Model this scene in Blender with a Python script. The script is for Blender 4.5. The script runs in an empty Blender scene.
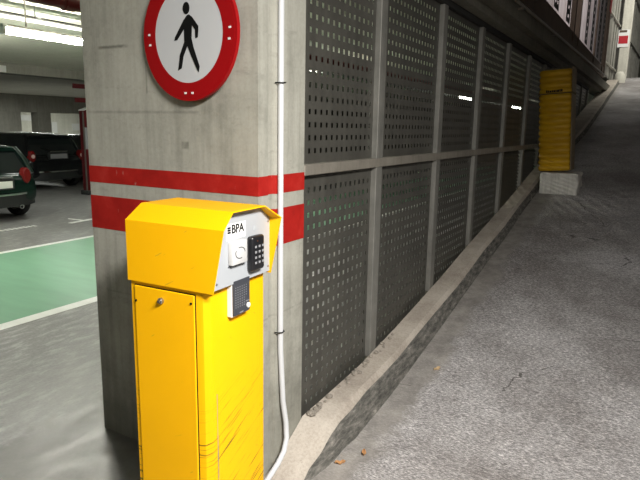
import bpy, bmesh, math, random
from mathutils import Vector, Matrix
random.seed(7)
S = bpy.context.scene
COL = S.collection
PI = math.pi

# ------------------------------------------------------------------ camera
cam_d = bpy.data.cameras.new('camera'); cam = bpy.data.objects.new('camera', cam_d); COL.objects.link(cam)
cam_d.sensor_fit = 'HORIZONTAL'; cam_d.angle = 2 * math.atan(320 / 580); cam_d.clip_start = 0.02
r0 = Vector((0.8660, -0.1102, 0.4877)); r1 = Vector((0.4997, 0.1572, -0.8518)); r2 = Vector((0.0173, 0.9814, 0.1913))
vx = Vector((0.0, 0.0, 0.0))
def _frame():
    f = 580.0
    d = lambda px, py: Vector(((px - 320) / f, -(py - 240) / f, -1.0))
    vy = d(660, 133).normalized(); vz = -(d(288, 3058).normalized())
    vz = (vz - vy * vz.dot(vy)).normalized(); vx = vy.cross(vz)
    return Matrix((vx, vy, vz))
M3 = _frame()
m4 = M3.to_4x4(); m4.translation = Vector((0, 0, 1.6)); cam.matrix_world = m4
S.camera = cam

# ------------------------------------------------------------------ materials
def new_mat(name):
    m = bpy.data.materials.new(name); m.use_nodes = True
    nt = m.node_tree; b = nt.nodes['Principled BSDF']
    return m, nt, b
def plain(name, col, rough=0.5, metal=0.0, emit=None, es=0.0, spec=0.5):
    m, nt, b = new_mat(name)
    b.inputs['Base Color'].default_value = (*col, 1); b.inputs['Roughness'].default_value = rough
    b.inputs['Metallic'].default_value = metal; b.inputs['Specular IOR Level'].default_value = spec
    if emit: b.inputs['Emission Color'].default_value = (*emit, 1); b.inputs['Emission Strength'].default_value = es
    return m
def N(nt, t, **kw):
    n = nt.nodes.new(t)
    for k, v in kw.items():
        if k in n.inputs: n.inputs[k].default_value = v
        else: setattr(n, k, v)
    return n
def ramp(nt, fac, stops):
    r = nt.nodes.new('ShaderNodeValToRGB'); e = r.color_ramp.elements
    while len(e) > 1: e.remove(e[-1])
    e[0].position = stops[0][0]; e[0].color = (*stops[0][1], 1)
    for p, c in stops[1:]:
        x = e.new(p); x.color = (*c, 1)
    nt.links.new(fac, r.inputs[0]); return r.outputs[0]
def coord(nt, scale=(1, 1, 1), rot=(0, 0, 0), kind='Object'):
    tc = nt.nodes.new('ShaderNodeTexCoord'); mp = nt.nodes.new('ShaderNodeMapping')
    mp.inputs['Scale'].default_value = scale; mp.inputs['Rotation'].default_value = rot
    nt.links.new(tc.outputs[kind], mp.inputs[0]); return mp.outputs[0]
def noise(nt, vec, scale, detail=6, rough=0.6):
    n = N(nt, 'ShaderNodeTexNoise', Scale=scale, Detail=detail, Roughness=rough)
    nt.links.new(vec, n.inputs['Vector']); return n.outputs['Fac']
def mix(nt, fac, a, b, mode='MIX'):
    x = nt.nodes.new('ShaderNodeMix'); x.data_type = 'RGBA'; x.blend_type = mode
    for sock, v in ((x.inputs[0], fac), (x.inputs[6], a), (x.inputs[7], b)):
        if isinstance(v, (int, float)): sock.default_value = v
        elif isinstance(v, tuple): sock.default_value = (*v, 1)
        else: nt.links.new(v, sock)
    return x.outputs[2]
def math_(nt, op, a, b=None):
    x = nt.nodes.new('ShaderNodeMath'); x.operation = op
    for i, v in enumerate((a, b)):
        if v is None: continue
        if isinstance(v, (int, float)): x.inputs[i].default_value = v
        else: nt.links.new(v, x.inputs[i])
    return x.outputs[0]
def bump(nt, b, h, strength, dist=0.01):
    x = N(nt, 'ShaderNodeBump', Strength=strength, Distance=dist)
    nt.links.new(h, x.inputs['Height']); nt.links.new(x.outputs[0], b.inputs['Normal'])

def concrete(name, dark, mid, light, scale=1.0, rough=0.85, bs=0.25, streak=True, pits=True):
    m, nt, b = new_mat(name)
    v = coord(nt)
    n1 = noise(nt, v, 1.8 * scale, 8, 0.65)
    c = ramp(nt, n1, [(0.28, dark), (0.5, mid), (0.72, light)])
    if streak:
        vs = coord(nt, (9, 9, 0.7)); n2 = noise(nt, vs, 1.6 * scale, 5, 0.6)
        c = mix(nt, 0.32, c, ramp(nt, n2, [(0.35, tuple(x * 0.72 for x in dark)), (0.55, mid), (0.75, light)]))
    n3 = noise(nt, v, 45 * scale, 4, 0.7)
    c = mix(nt, 0.22, c, ramp(nt, n3, [(0.35, tuple(x * 0.6 for x in dark)), (0.6, light)]))
    if pits:
        vo = N(nt, 'ShaderNodeTexVoronoi', Scale=26 * scale); nt.links.new(v, vo.inputs['Vector'])
        pit = math_(nt, 'LESS_THAN', vo.outputs['Distance'], 0.075)
        c = mix(nt, math_(nt, 'MULTIPLY', pit, 0.5), c, tuple(x * 0.45 for x in dark))
    nt.links.new(c, b.inputs['Base Color']); b.inputs['Roughness'].default_value = rough
    bump(nt, b, math_(nt, 'ADD', n3, n1), bs, 0.004)
    return m

def pillar_mat():
    m, nt, b = new_mat('pillar_concrete')
    v = coord(nt); d, md, l = (0.15, 0.148, 0.122), (0.32, 0.315, 0.268), (0.45, 0.44, 0.38)
    n1 = noise(nt, v, 2.6, 10, 0.68); c = ramp(nt, n1, [(0.30, d), (0.45, md), (0.68, l)])
    n2 = noise(nt, coord(nt, (11, 11, 0.6)), 1.5, 6, 0.65)
    c = mix(nt, 0.42, c, ramp(nt, n2, [(0.34, d), (0.5, md), (0.72, l)]))
    n4 = noise(nt, coord(nt, (3, 3, 9)), 2.0, 8, 0.75)
    c = mix(nt, math_(nt, 'MULTIPLY', ramp(nt, n4, [(0.56, (0, 0, 0)), (0.68, (1, 1, 1))]), 0.35), c, d)
    n3 = noise(nt, v, 55, 4, 0.7); c = mix(nt, 0.10, c, ramp(nt, n3, [(0.35, d), (0.6, l)]))
    sp = nt.nodes.new('ShaderNodeSeparateXYZ'); nt.links.new(v, sp.inputs[0])
    def band(sock, a, b_, soft):
        up = nt.nodes.new('ShaderNodeMapRange'); up.inputs[1].default_value = a - soft; up.inputs[2].default_value = a + soft; nt.links.new(sock, up.inputs[0])
        dn = nt.nodes.new('ShaderNodeMapRange'); dn.inputs[1].default_value = b_ + soft; dn.inputs[2].default_value = b_ - soft; nt.links.new(sock, dn.inputs[0])
        return math_(nt, 'MULTIPLY', up.outputs[0], dn.outputs[0])
    wob = math_(nt, 'ADD', sp.outputs[2], math_(nt, 'MULTIPLY', n3, 0.006))
    for xa, xb, za, zb_, k in ((-0.40, -0.21, 1.938, 1.950, 0.65), (-0.6, 0.2, 1.650, 1.660, 0.35), (-0.6, 0.6, 0.78, 0.786, 0.3), (-0.102, -0.094, 1.735, 1.875, 0.5), (-0.6, 0.6, 2.17, 2.176, 0.3), (0.10, 0.14, 1.50, 1.53, 0.5), (0.30, 0.306, 0.1, 1.05, 0.3)):
        f = math_(nt, 'MULTIPLY', band(sp.outputs[0], xa, xb, 0.003 if xb - xa < 0.1 else 0.012), band(wob, za, zb_, 0.004))
        f = math_(nt, 'MULTIPLY', f, ramp(nt, noise(nt, v, 14, 4), [(0.35, (0.2,) * 3), (0.55, (1, 1, 1))]))
        c = mix(nt, math_(nt, 'MULTIPLY', f, k), c, (0.06, 0.058, 0.045))
    grime_shade = math_(nt, 'MULTIPLY', ramp(nt, math_(nt, 'ADD', sp.outputs[2], math_(nt, 'MULTIPLY', n1, 0.9)), [(0.5, (1, 1, 1)), (1.0, (0, 0, 0))]), 0.45)  # darker towards the foot: grime plus the terminal's shade, put into the colour
    c = mix(nt, grime_shade, c, (0.09, 0.088, 0.07))
    nt.links.new(c, b.inputs['Base Color']); b.inputs['Roughness'].default_value = 0.8; b.inputs['Specular IOR Level'].default_value = 0.3
    bump(nt, b, math_(nt, 'ADD', n1, math_(nt, 'MULTIPLY', n3, 0.4)), 0.25, 0.005); return m
M_pillar = pillar_mat()
M_conc = concrete('grey_concrete', (0.22, 0.21, 0.18), (0.32, 0.31, 0.27), (0.42, 0.40, 0.35))
M_conc_dark = concrete('dark_concrete', (0.10, 0.095, 0.075), (0.16, 0.15, 0.115), (0.22, 0.21, 0.165))  # darker concrete tone for the edge beam and some walls
M_ceil = concrete('ceiling_concrete', (0.70, 0.68, 0.56), (0.80, 0.78, 0.66), (0.86, 0.84, 0.73), 0.6, pits=False, streak=False, bs=0.1)
M_curb = concrete('curb_concrete', (0.24, 0.20, 0.165), (0.42, 0.37, 0.31), (0.54, 0.49, 0.42), 1.6, bs=0.4, streak=False)

# curb face is darker, streaked and rougher
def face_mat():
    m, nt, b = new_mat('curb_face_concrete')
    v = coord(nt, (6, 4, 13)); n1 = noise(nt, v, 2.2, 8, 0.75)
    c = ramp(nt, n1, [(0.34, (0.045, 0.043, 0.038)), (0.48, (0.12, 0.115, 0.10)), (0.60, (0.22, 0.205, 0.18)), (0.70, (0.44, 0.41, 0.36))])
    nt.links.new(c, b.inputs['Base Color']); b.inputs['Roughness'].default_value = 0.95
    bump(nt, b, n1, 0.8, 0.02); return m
M_face = face_mat()

def ramp_mat():
    m, nt, b = new_mat('ramp_rough_concrete')
    v = coord(nt); vt = coord(nt, (1.0, 2.6, 1.0), (0, 0, 0.5))
    n1 = noise(nt, v, 0.9, 8, 0.65)
    n2 = noise(nt, vt, 52, 6, 0.8)
    n3 = noise(nt, v, 160, 3, 0.6)
    big = ramp(nt, n1, [(0.36, (0.27, 0.248, 0.235)), (0.5, (0.43, 0.41, 0.40)), (0.64, (0.60, 0.58, 0.575))])
    g = ramp(nt, n2, [(0.39, (0.26, 0.26, 0.26)), (0.48, (0.68, 0.68, 0.68)), (0.55, (1.05, 1.05, 1.05)), (0.63, (2.0, 2.0, 2.0))])
    c = mix(nt, 0.92, big, g, 'MULTIPLY')
    g3 = ramp(nt, n3, [(0.35, (0.6, 0.6, 0.6)), (0.65, (1.25, 1.25, 1.25))])
    c = mix(nt, 0.6, c, g3, 'MULTIPLY')
    sx = nt.nodes.new('ShaderNodeSeparateXYZ'); nt.links.new(v, sx.inputs[0])
    edge = math_(nt, 'ADD', sx.outputs[0], math_(nt, 'MULTIPLY', math_(nt, 'SUBTRACT', noise(nt, v, 5, 4), 0.5), 0.25))
    gut = ramp(nt, math_(nt, 'ADD', edge, 2.0), [(0.92, (1, 1, 1)), (1.0, (0, 0, 0))])
    c = mix(nt, math_(nt, 'MULTIPLY', gut, 0.8), c, ramp(nt, noise(nt, v, 9, 6), [(0.35, (0.20, 0.185, 0.165)), (0.65, (0.36, 0.335, 0.30))]))
    # thin dark cracks
    vc = coord(nt, (0.9, 1.5, 1)); nz = N(nt, 'ShaderNodeTexNoise', Scale=3.0, Detail=4.0); nt.links.new(vc, nz.inputs['Vector'])
    vv = nt.nodes.new('ShaderNodeVectorMath'); vv.operation = 'ADD'
    sc = nt.nodes.new('ShaderNodeVectorMath'); sc.operation = 'SCALE'; sc.inputs[3].default_value = 0.35
    nt.links.new(nz.outputs['Color'], sc.inputs[0]); nt.links.new(vc, vv.inputs[0]); nt.links.new(sc.outputs[0], vv.inputs[1])
    vo = N(nt, 'ShaderNodeTexVoronoi', Scale=0.75); vo.feature = 'DISTANCE_TO_EDGE'; nt.links.new(vv.outputs[0], vo.inputs['Vector'])
    crack = math_(nt, 'LESS_THAN', vo.outputs['Distance'], 0.0035)
    gate = math_(nt, 'GREATER_THAN', noise(nt, v, 2.3, 2), 0.53)
    c = mix(nt, math_(nt, 'MULTIPLY', math_(nt, 'MULTIPLY', crack, gate), 0.75), c, (0.05, 0.045, 0.04))
    nt.links.new(c, b.inputs['Base Color']); b.inputs['Roughness'].default_value = 0.62
    bump(nt, b, math_(nt, 'ADD', n2, math_(nt, 'MULTIPLY', n3, 0.4)), 0.5, 0.007)
    return m
M_ramp = ramp_mat()

def floor_mat():
    m, nt, b = new_mat('garage_floor_concrete')
    v = coord(nt)
    n1 = noise(nt, v, 0.8, 8, 0.65); n2 = noise(nt, coord(nt, (3, 1, 1), (0, 0, 0.4)), 5, 6, 0.7); n3 = noise(nt, v, 60, 3)
    c = ramp(nt, n1, [(0.34, (0.16, 0.155, 0.15)), (0.52, (0.24, 0.235, 0.23)), (0.7, (0.34, 0.335, 0.33))])
    c = mix(nt, 0.65, c, ramp(nt, n2, [(0.40, (0.11, 0.106, 0.104)), (0.52, (0.22, 0.216, 0.214)), (0.63, (0.44, 0.435, 0.435))]))
    c = mix(nt, 0.15, c, ramp(nt, n3, [(0.4, (0.08, 0.08, 0.08)), (0.6, (0.4, 0.4, 0.4))]))
    sx = nt.nodes.new('ShaderNodeSeparateXYZ'); nt.links.new(v, sx.inputs[0])
    ex = math_(nt, 'ADD', sx.outputs[0], math_(nt, 'MULTIPLY', math_(nt, 'SUBTRACT', noise(nt, v, 4, 6, 0.7), 0.5), 0.55))
    strip = ramp(nt, math_(nt, 'ADD', ex, 3.2), [(0.44, (0, 0, 0)), (0.52, (1, 1, 1))])
    c = mix(nt, math_(nt, 'MULTIPLY', strip, 0.85), c, ramp(nt, noise(nt, v, 7, 5), [(0.35, (0.105, 0.10, 0.095)), (0.65, (0.155, 0.148, 0.142))]))
    nt.links.new(c, b.inputs['Base Color'])
    nt.links.new(ramp(nt, n2, [(0.3, (0.3,) * 3), (0.7, (0.55,) * 3)]), b.inputs['Roughness'])
    bump(nt, b, n2, 0.08, 0.01); return m
M_floor = floor_mat()

def paint_floor(name, col, wear, rough=0.35):
    m, nt, b = new_mat(name)
    v = coord(nt); n = noise(nt, v, 6, 7, 0.7); n2 = noise(nt, coord(nt, (0.5, 3, 1)), 2, 4)
    c = mix(nt, ramp(nt, n, [(0.55, (0, 0, 0)), (0.75, (wear,) * 3)]), col, (0.25, 0.25, 0.24))
    c = mix(nt, 0.35, c, ramp(nt, n2, [(0.3, tuple(x * 0.75 for x in col)), (0.7, tuple(min(1, x * 1.2) for x in col))]))
    nt.links.new(c, b.inputs['Base Color']); b.inputs['Roughness'].default_value = rough
    bump(nt, b, n, 0.04, 0.005); return m
M_green = paint_floor('green_floor_paint', (0.205, 0.40, 0.27), 0.35, 0.32)
M_white_line = paint_floor('white_line_paint', (0.84, 0.84, 0.82), 0.25)

def scratched_paint(name, col, kind):
    m, nt, b = new_mat(name)
    v = coord(nt)
    n = noise(nt, v, 3, 5); c = mix(nt, 0.25, col, ramp(nt, n, [(0.3, tuple(x * 0.82 for x in col)), (0.7, tuple(min(1, x * 1.1) for x in col))]))
    if kind == 'scrape':     # long diagonal gouges on the lower part of the driver's side
        vr = coord(nt, (1, 1, 1), (math.radians(-24), 0, 0))
        mp = nt.nodes.new('ShaderNodeMapping'); mp.inputs['Scale'].default_value = (1, 1.9, 52); nt.links.new(vr, mp.inputs[0])
        s = noise(nt, mp.outputs[0], 2.2, 5, 0.65)
        line = ramp(nt, s, [(0.555, (0, 0, 0)), (0.64, (1, 1, 1))])
        sep = nt.nodes.new('ShaderNodeSeparateXYZ'); nt.links.new(v, sep.inputs[0])
        low = ramp(nt, sep.outputs[2], [(0.50, (1, 1, 1)), (0.74, (0, 0, 0))])
        msk = mix(nt, 1.0, line, low, 'MULTIPLY')
        c = mix(nt, msk, c, (0.20, 0.13, 0.01))
    vs = coord(nt, (1, 1, 1), (0.6, 0.4, 0)); mp = nt.nodes.new('ShaderNodeMapping'); mp.inputs['Scale'].default_value = (3, 3, 26); nt.links.new(vs, mp.inputs[0])
    fine = ramp(nt, noise(nt, mp.outputs[0], 2.6, 3), [(0.70, (0, 0, 0)), (0.74, (0.5, 0.5, 0.5))])
    c = mix(nt, fine, c, (0.42, 0.27, 0.02))
    nt.links.new(c, b.inputs['Base Color']); b.inputs['Roughness'].default_value = 0.5; b.inputs['Specular IOR Level'].default_value = 0.22
    return m
YEL = (0.93, 0.47, 0.001)
M_yel = scratched_paint('yellow_paint', YEL, 'fine')
M_yel_scr = scratched_paint('scraped_yellow_paint', YEL, 'scrape')
M_red_paint = scratched_paint('red_wall_paint', (0.50, 0.028, 0.018), 'fine')
def red_paint():
    m, nt, b = new_mat('red_band_paint')
    v = coord(nt); n = noise(nt, v, 9, 7, 0.7); n2 = noise(nt, coord(nt, (1, 1, 0.3)), 40, 4)
    c = ramp(nt, n, [(0.3, (0.27, 0.008, 0.006)), (0.55, (0.36, 0.013, 0.009)), (0.75, (0.42, 0.03, 0.022))])
    c = mix(nt, ramp(nt, n2, [(0.68, (0, 0, 0)), (0.76, (0.55,) * 3)]), c, (0.5, 0.42, 0.36))
    nt.links.new(c, b.inputs['Base Color']); b.inputs['Roughness'].default_value = 0.65; b.inputs['Specular IOR Level'].default_value = 0.2; bump(nt, b, n2, 0.15, 0.003); return m
M_red = red_paint()

def galv(name, col, rough=0.5, metal=0.7):
    m, nt, b = new_mat(name)
    v = coord(nt); n = noise(nt, v, 5, 6, 0.7); n2 = noise(nt, coord(nt, (8, 8, 0.8)), 3, 4)
    c = ramp(nt, n, [(0.3, tuple(x * 0.7 for x in col)), (0.7, tuple(x * 1.25 for x in col))])
    c = mix(nt, 0.3, c, ramp(nt, n2, [(0.35, tuple(x * 0.55 for x in col)), (0.7, tuple(x * 1.2 for x in col))]))
    nt.links.new(c, b.inputs['Base Color']); b.inputs['Metallic'].default_value = metal; b.inputs['Roughness'].default_value = rough
    return m
M_mesh = galv('perforated_steel', (0.085, 0.082, 0.070), 0.5, 0.25)
M_post = galv('post_steel', (0.24, 0.235, 0.21), 0.55, 0.4)
M_rail = galv('rail_steel', (0.30, 0.275, 0.23), 0.55, 0.4)
M_dark = plain('dark_gap', (0.02, 0.02, 0.018), 0.8)
M_white = plain('white_plastic', (0.80, 0.80, 0.78), 0.4)
M_panel = plain('panel_white_paint', (0.40, 0.42, 0.44), 0.45)
M_black = plain('black_plastic', (0.012, 0.012, 0.014), 0.3)
M_blackmatte = plain('black_film', (0.006, 0.006, 0.006), 0.6, spec=0.15)
M_key = plain('grey_key', (0.26, 0.26, 0.27), 0.5)
M_reader = plain('reader_grey_white', (0.56, 0.56, 0.55), 0.45)
M_slate = plain('dark_grey_plastic', (0.045, 0.048, 0.058), 0.45)
M_signwhite = plain('sign_white', (0.55, 0.56, 0.57), 0.5, spec=0.2)
M_signred = plain('sign_red', (0.31, 0.003, 0.005), 0.5, spec=0.2)
M_chrome = plain('chrome', (0.7, 0.7, 0.7), 0.18, 1.0)
M_steel = plain('lock_steel', (0.35, 0.33, 0.3), 0.35, 0.9)
M_pvc = plain('white_pvc', (0.60, 0.61, 0.62), 0.4)
M_tube = plain('lit_tube', (1, 1, 1), 0.4, 0, (1.0, 0.985, 0.87), 240)
M_tube_mid = plain('lit_tube_dim', (1, 1, 1), 0.4, 0, (0.95, 1.0, 0.88), 24)
M_tube_near = plain('lit_tube_near', (1, 1, 1), 0.4, 0, (1.0, 0.985, 0.87), 110)
M_tube_far = plain('lit_tube_far', (1, 1, 1), 0.4, 0, (0.95, 1.0, 0.9), 40)
M_housing = plain('lamp_housing', (0.5, 0.5, 0.47), 0.5)
M_pipe_red = plain('red_pipe_paint', (0.16, 0.012, 0.012), 0.4)
M_red_dull = plain('red_enamel', (0.45, 0.02, 0.03), 0.4)
M_red_post = plain('red_post_paint', (0.085, 0.003, 0.005), 0.4)
M_tray = galv('tray_zinc', (0.4, 0.41, 0.40), 0.4, 0.7)
M_strip = plain('dark_punched_steel', (0.035, 0.033, 0.032), 0.7)
M_brownpipe = galv('dark_pipe', (0.22, 0.20, 0.17), 0.4, 0.5)
M_brown = galv('rusty_steel', (0.12, 0.085, 0.06), 0.8, 0.1)
M_tyre = plain('tyre_rubber', (0.015, 0.015, 0.015), 0.8)
M_glass = plain('car_glass', (0.012, 0.015, 0.016), 0.06)
M_carblack = plain('black_car_paint', (0.008, 0.009, 0.010), 0.15)
M_cargreen = plain('green_car_paint', (0.002, 0.014, 0.010), 0.2)
M_trimblack = plain('bumper_plastic', (0.02, 0.022, 0.022), 0.5)
M_lampred = plain('tail_lamp_red', (0.16, 0.008, 0.008), 0.2)
M_lampclear = plain('tail_lamp_clear', (0.75, 0.55, 0.5), 0.15)
M_plate = plain('number_plate', (0.75, 0.76, 0.72), 0.4)
M_leaf = plain('dry_leaf', (0.42, 0.22, 0.09), 0.8)
M_pebble = concrete('pebble_stone', (0.10, 0.09, 0.075), (0.26, 0.23, 0.19), (0.45, 0.40, 0.34), 6, streak=False, pits=False)
M_paper = plain('white_paper', (0.75, 0.74, 0.70), 0.8)
M_whitepost = concrete('white_painted_concrete', (0.48, 0.46, 0.39), (0.60, 0.58, 0.50), (0.68, 0.66, 0.58))
M_block = concrete('whitewashed_concrete', (0.40, 0.39, 0.35), (0.72, 0.70, 0.64), (0.84, 0.82, 0.77), 3)
M_binside = plain('brown_side_panel', (0.20, 0.15, 0.085), 0.6)
M_rail_pale = galv('pale_steel', (0.38, 0.37, 0.32), 0.5, 0.2)
M_wall = concrete('back_wall_concrete', (0.40, 0.39, 0.34), (0.5, 0.49, 0.43), (0.6, 0.59, 0.53), 0.5, pits=False)

def bin_yellow():
    m, nt, b = new_mat('ribbed_yellow_plastic')
    v = coord(nt); n = noise(nt, v, 4, 4)
    c = ramp(nt, n, [(0.35, (0.48, 0.26, 0.003)), (0.65, (0.62, 0.35, 0.004))])
    nt.links.new(c, b.inputs['Base Color']); b.inputs['Roughness'].default_value = 0.5; return m
M_bin = bin_yellow()
def sheet_mat():
    m, nt, b = new_mat('translucent_corrugated_sheet')
    v = coord(nt); n = noise(nt, coord(nt, (1, 6, 0.3)), 2, 4)
    c = ramp(nt, n, [(0.3, (0.50, 0.44, 0.42)), (0.7, (0.80, 0.76, 0.76))])
    tr = nt.nodes.new('ShaderNodeBsdfTranslucent'); nt.links.new(c, tr.inputs[0]); nt.links.new(c, b.inputs['Base Color']); b.inputs['Roughness'].default_value = 0.6
    ms = nt.nodes.new('ShaderNodeMixShader'); ms.inputs[0].default_value = 0.55
    nt.links.new(b.outputs[0], ms.inputs[1]); nt.links.new(tr.outputs[0], ms.inputs[2])
    nt.links.new(ms.outputs[0], nt.nodes['Material Output'].inputs[0]); return m
M_sheet = sheet_mat()

# ------------------------------------------------------------------ helpers
def root_inv(o):
    m = Matrix.Identity(4)
    while o is not None:
        m = o.matrix_basis @ m; o = o.parent
    return m.inverted()
def finish(name, bm, mat, parent=None, world=True, smooth=None, loc=None):
    """one mesh object; world=True: bm is in world coordinates"""
    bmesh.ops.recalc_face_normals(bm, faces=bm.faces)
    if parent is not None and world: bm.transform(root_inv(parent))
    if parent is None and loc is not None: bm.transform(Matrix.Translation(-Vector(loc)))
    me = bpy.data.meshes.new(name); bm.to_mesh(me); bm.free()
    mats = mat if isinstance(mat, (list, tuple)) else [mat]
    for q in mats: me.materials.append(q)
    if smooth:
        me.shade_smooth(); me.set_sharp_from_angle(angle=math.radians(smooth))
    o = bpy.data.objects.new(name, me); COL.objects.link(o)
    if parent is not None: o.parent = parent
    elif loc is not None: o.location = loc
    return o
def tag(o, label, cat, group=None):
    o['label'] = label; o['category'] = cat
    if group: o['group'] = group
    return o
def thing(name, label, cat, loc=(0, 0, 0), rotz=0.0, group=None):
    o = bpy.data.objects.new(name, None); COL.objects.link(o); o.location = loc; o.rotation_euler = (0, 0, rotz)
    o.empty_display_size = 0.1
    return tag(o, label, cat, group)
def struct(name, bm, mat, **k):
    o = finish(name, bm, mat, **k); o['kind'] = 'structure'; return o
def box(bm, x0, x1, y0, y1, z0, z1, bev=0.0, seg=2):
    r = bmesh.ops.create_cube(bm, size=1.0); vs = r['verts']
    for v in vs: v.co = Vector(((x0 + x1) / 2 + v.co.x * (x1 - x0), (y0 + y1) / 2 + v.co.y * (y1 - y0), (z0 + z1) / 2 + v.co.z * (z1 - z0)))
    if bev > 0:
        es = list({e for v in vs for e in v.link_edges})
        bmesh.ops.bevel(bm, geom=es, offset=bev, segments=seg, profile=0.5, affect='EDGES')
    return bm
def B(): return bmesh.new()
def bx(*a, **k): return box(B(), *a, **k)
def prism(bm, pts, axis, a, b):
    """polygon pts (2D) extruded along axis from a to b. axis x: pts=(y,z); y: (x,z); z: (x,y)"""
    def P(p, t): return {'x': (t, p[0], p[1]), 'y': (p[0], t, p[1]), 'z': (p[0], p[1], t)}[axis]
    A = [bm.verts.new(P(p, a)) for p in pts]; C = [bm.verts.new(P(p, b)) for p in pts]
    n = len(pts); bm.faces.new(A); bm.faces.new(C[::-1])
    for i in range(n): bm.faces.new((A[i], A[(i + 1) % n], C[(i + 1) % n], C[i]))
    return bm
def cyl(bm, p, q, r, r2=None, seg=20, cap=True):
    p = Vector(p); q = Vector(q); d = q - p
    rot = d.to_track_quat('Z', 'Y').to_matrix().to_4x4(); rot.translation = (p + q) / 2
    bmesh.ops.create_cone(bm, cap_ends=cap, segments=seg, radius1=r, radius2=r if r2 is None else r2, depth=d.length, matrix=rot)
    return bm
def tube(bm, path, r, seg=12):
    rings = []; n = len(path); P = [Vector(p) for p in path]
    up = Vector((0, 0, 1))
    prev = None
    for i in range(n):
        t = (P[min(i + 1, n - 1)] - P[max(i - 1, 0)]).normalized()
        if prev is None:
            a = t.orthogonal().normalized()
        else:
            a = (prev - t * prev.dot(t)).normalized()
        prev = a; b_ = t.cross(a)
        rings.append([bm.verts.new(P[i] + (a * math.cos(2 * PI * k / seg) + b_ * math.sin(2 * PI * k / seg)) * r) for k in range(seg)])
    for i in range(n - 1):
        for k in range(seg): bm.faces.new((rings[i][k], rings[i][(k + 1) % seg], rings[i + 1][(k + 1) % seg], rings[i + 1][k]))
    bm.faces.new(rings[0][::-1]); bm.faces.new(rings[-1]); return bm
def lathe(bm, prof, c, axis='z', seg=32, cap=True):
    """prof list of (r, h) closed by caps; axis direction"""
    def P(r, h, a):
        x, y = r * math.cos(a), r * math.sin(a)
        return {'z': Vector((x, y, h)), 'y': Vector((x, h, y)), 'x': Vector((h, x, y))}[axis] + Vector(c)
    R = [[bm.verts.new(P(r, h, 2 * PI * k / seg)) for k in range(seg)] for r, h in prof]
    for i in range(len(R) - 1):
        for k in range(seg): bm.faces.new((R[i][k], R[i][(k + 1) % seg], R[i + 1][(k + 1) % seg], R[i + 1][k]))
    if cap and prof[0][0] > 1e-6: bm.faces.new(R[0])
    if not cap:
        for k in range(seg): bm.faces.new((R[-1][k], R[-1][(k + 1) % seg], R[0][(k + 1) % seg], R[0][k]))
    elif prof[-1][0] > 1e-6: bm.faces.new(R[-1][::-1])
    bmesh.ops.remove_doubles(bm, verts=bm.verts, dist=1e-6)
    return bm
def loft(bm, rings, cap=True):
    R = [[bm.verts.new(p) for p in r] for r in rings]; n = len(R[0])
    for i in range(len(R) - 1):
        for k in range(n): bm.faces.new((R[i][k], R[i][(k + 1) % n], R[i + 1][(k + 1) % n], R[i + 1][k]))
    if cap: bm.faces.new(R[0][::-1]); bm.faces.new(R[-1])
    return bm
def text_bm(s, size, depth):
    cu = bpy.data.curves.new('t', 'FONT'); cu.body = s; cu.size = size; cu.extrude = depth; cu.align_x = 'LEFT'; cu.offset = size * 0.018
    o = bpy.data.objects.new('t', cu); COL.objects.link(o)
    dg = bpy.context.evaluated_depsgraph_get(); me = bpy.data.meshes.new_from_object(o.evaluated_get(dg))
    bm = B(); bm.from_mesh(me); bpy.data.objects.remove(o); bpy.data.meshes.remove(me); bpy.data.curves.remove(cu)
    return bm

X0 = -1.386          # plane of the pillar's ramp side and of the fence front
def road_z(y):
    if y <= 2.2: return 0.0
    if y < 3.4:
        t = (y - 2.2); return 0.19 * t * t / 2.4
    if y < 19.3: return 0.114 + 0.19 * (y - 3.4)
    return road_z(19.299)
def curb_z(y):
    pts = [(1.80, 0.012), (2.0, 0.05), (2.28, 0.187), (2.5, 0.198), (2.9, 0.222), (3.45, 0.295), (4.35, 0.44), (5.07, 0.575), (6.5, 0.815)]
    if y >= 6.5: return max(0.815, road_z(y) + 0.11)
    for (a, za), (b, zb) in zip(pts, pts[1:]):
        if y <= b: return za + (zb - za) * max(0, (y - a)) / (b - a)

# ------------------------------------------------------------------ the setting
struct('floor', bx(-36, X0 + 0.05, -4, 30, -0.12, 0.0), M_floor)
def ramp_bm():
    bm = B(); ys = [-4, -2, 0, 1, 1.6, 2.2] + [2.2 + 0.15 * i for i in range(1, 9)] + [3.4 + 0.8 * i for i in range(1, 19)] + [18.6, 19.3, 19.6, 32]
    xs = [X0 + 0.05, -0.9, -0.4, 0.3, 1.2, 2.0, 2.8]
    g = [[bm.verts.new((x, y, road_z(y))) for x in xs] for y in ys]
    lo = [[bm.verts.new((x, y, road_z(y) - 0.12)) for x in xs] for y in ys]
    for i in range(len(ys) - 1):
        for k in range(len(xs) - 1):
            bm.faces.new((g[i][k], g[i][k + 1], g[i + 1][k + 1], g[i + 1][k])); bm.faces.new((lo[i][k], lo[i + 1][k], lo[i + 1][k + 1], lo[i][k + 1]))
        for k in (0, len(xs) - 1):
            bm.faces.new((g[i][k], g[i + 1][k], lo[i + 1][k], lo[i][k]))
    return bm
struct('ramp', ramp_bm(), M_ramp)
struct('ceiling', bx(-36, -1.58, -4, 30, 2.765, 2.9), M_ceil)
# edge beam of the upper floor above the fence: soffit, stepped fascia
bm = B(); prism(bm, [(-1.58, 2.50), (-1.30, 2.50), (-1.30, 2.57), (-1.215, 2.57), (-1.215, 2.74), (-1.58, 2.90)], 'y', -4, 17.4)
struct('trim_1', bm, M_conc_dark)
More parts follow.
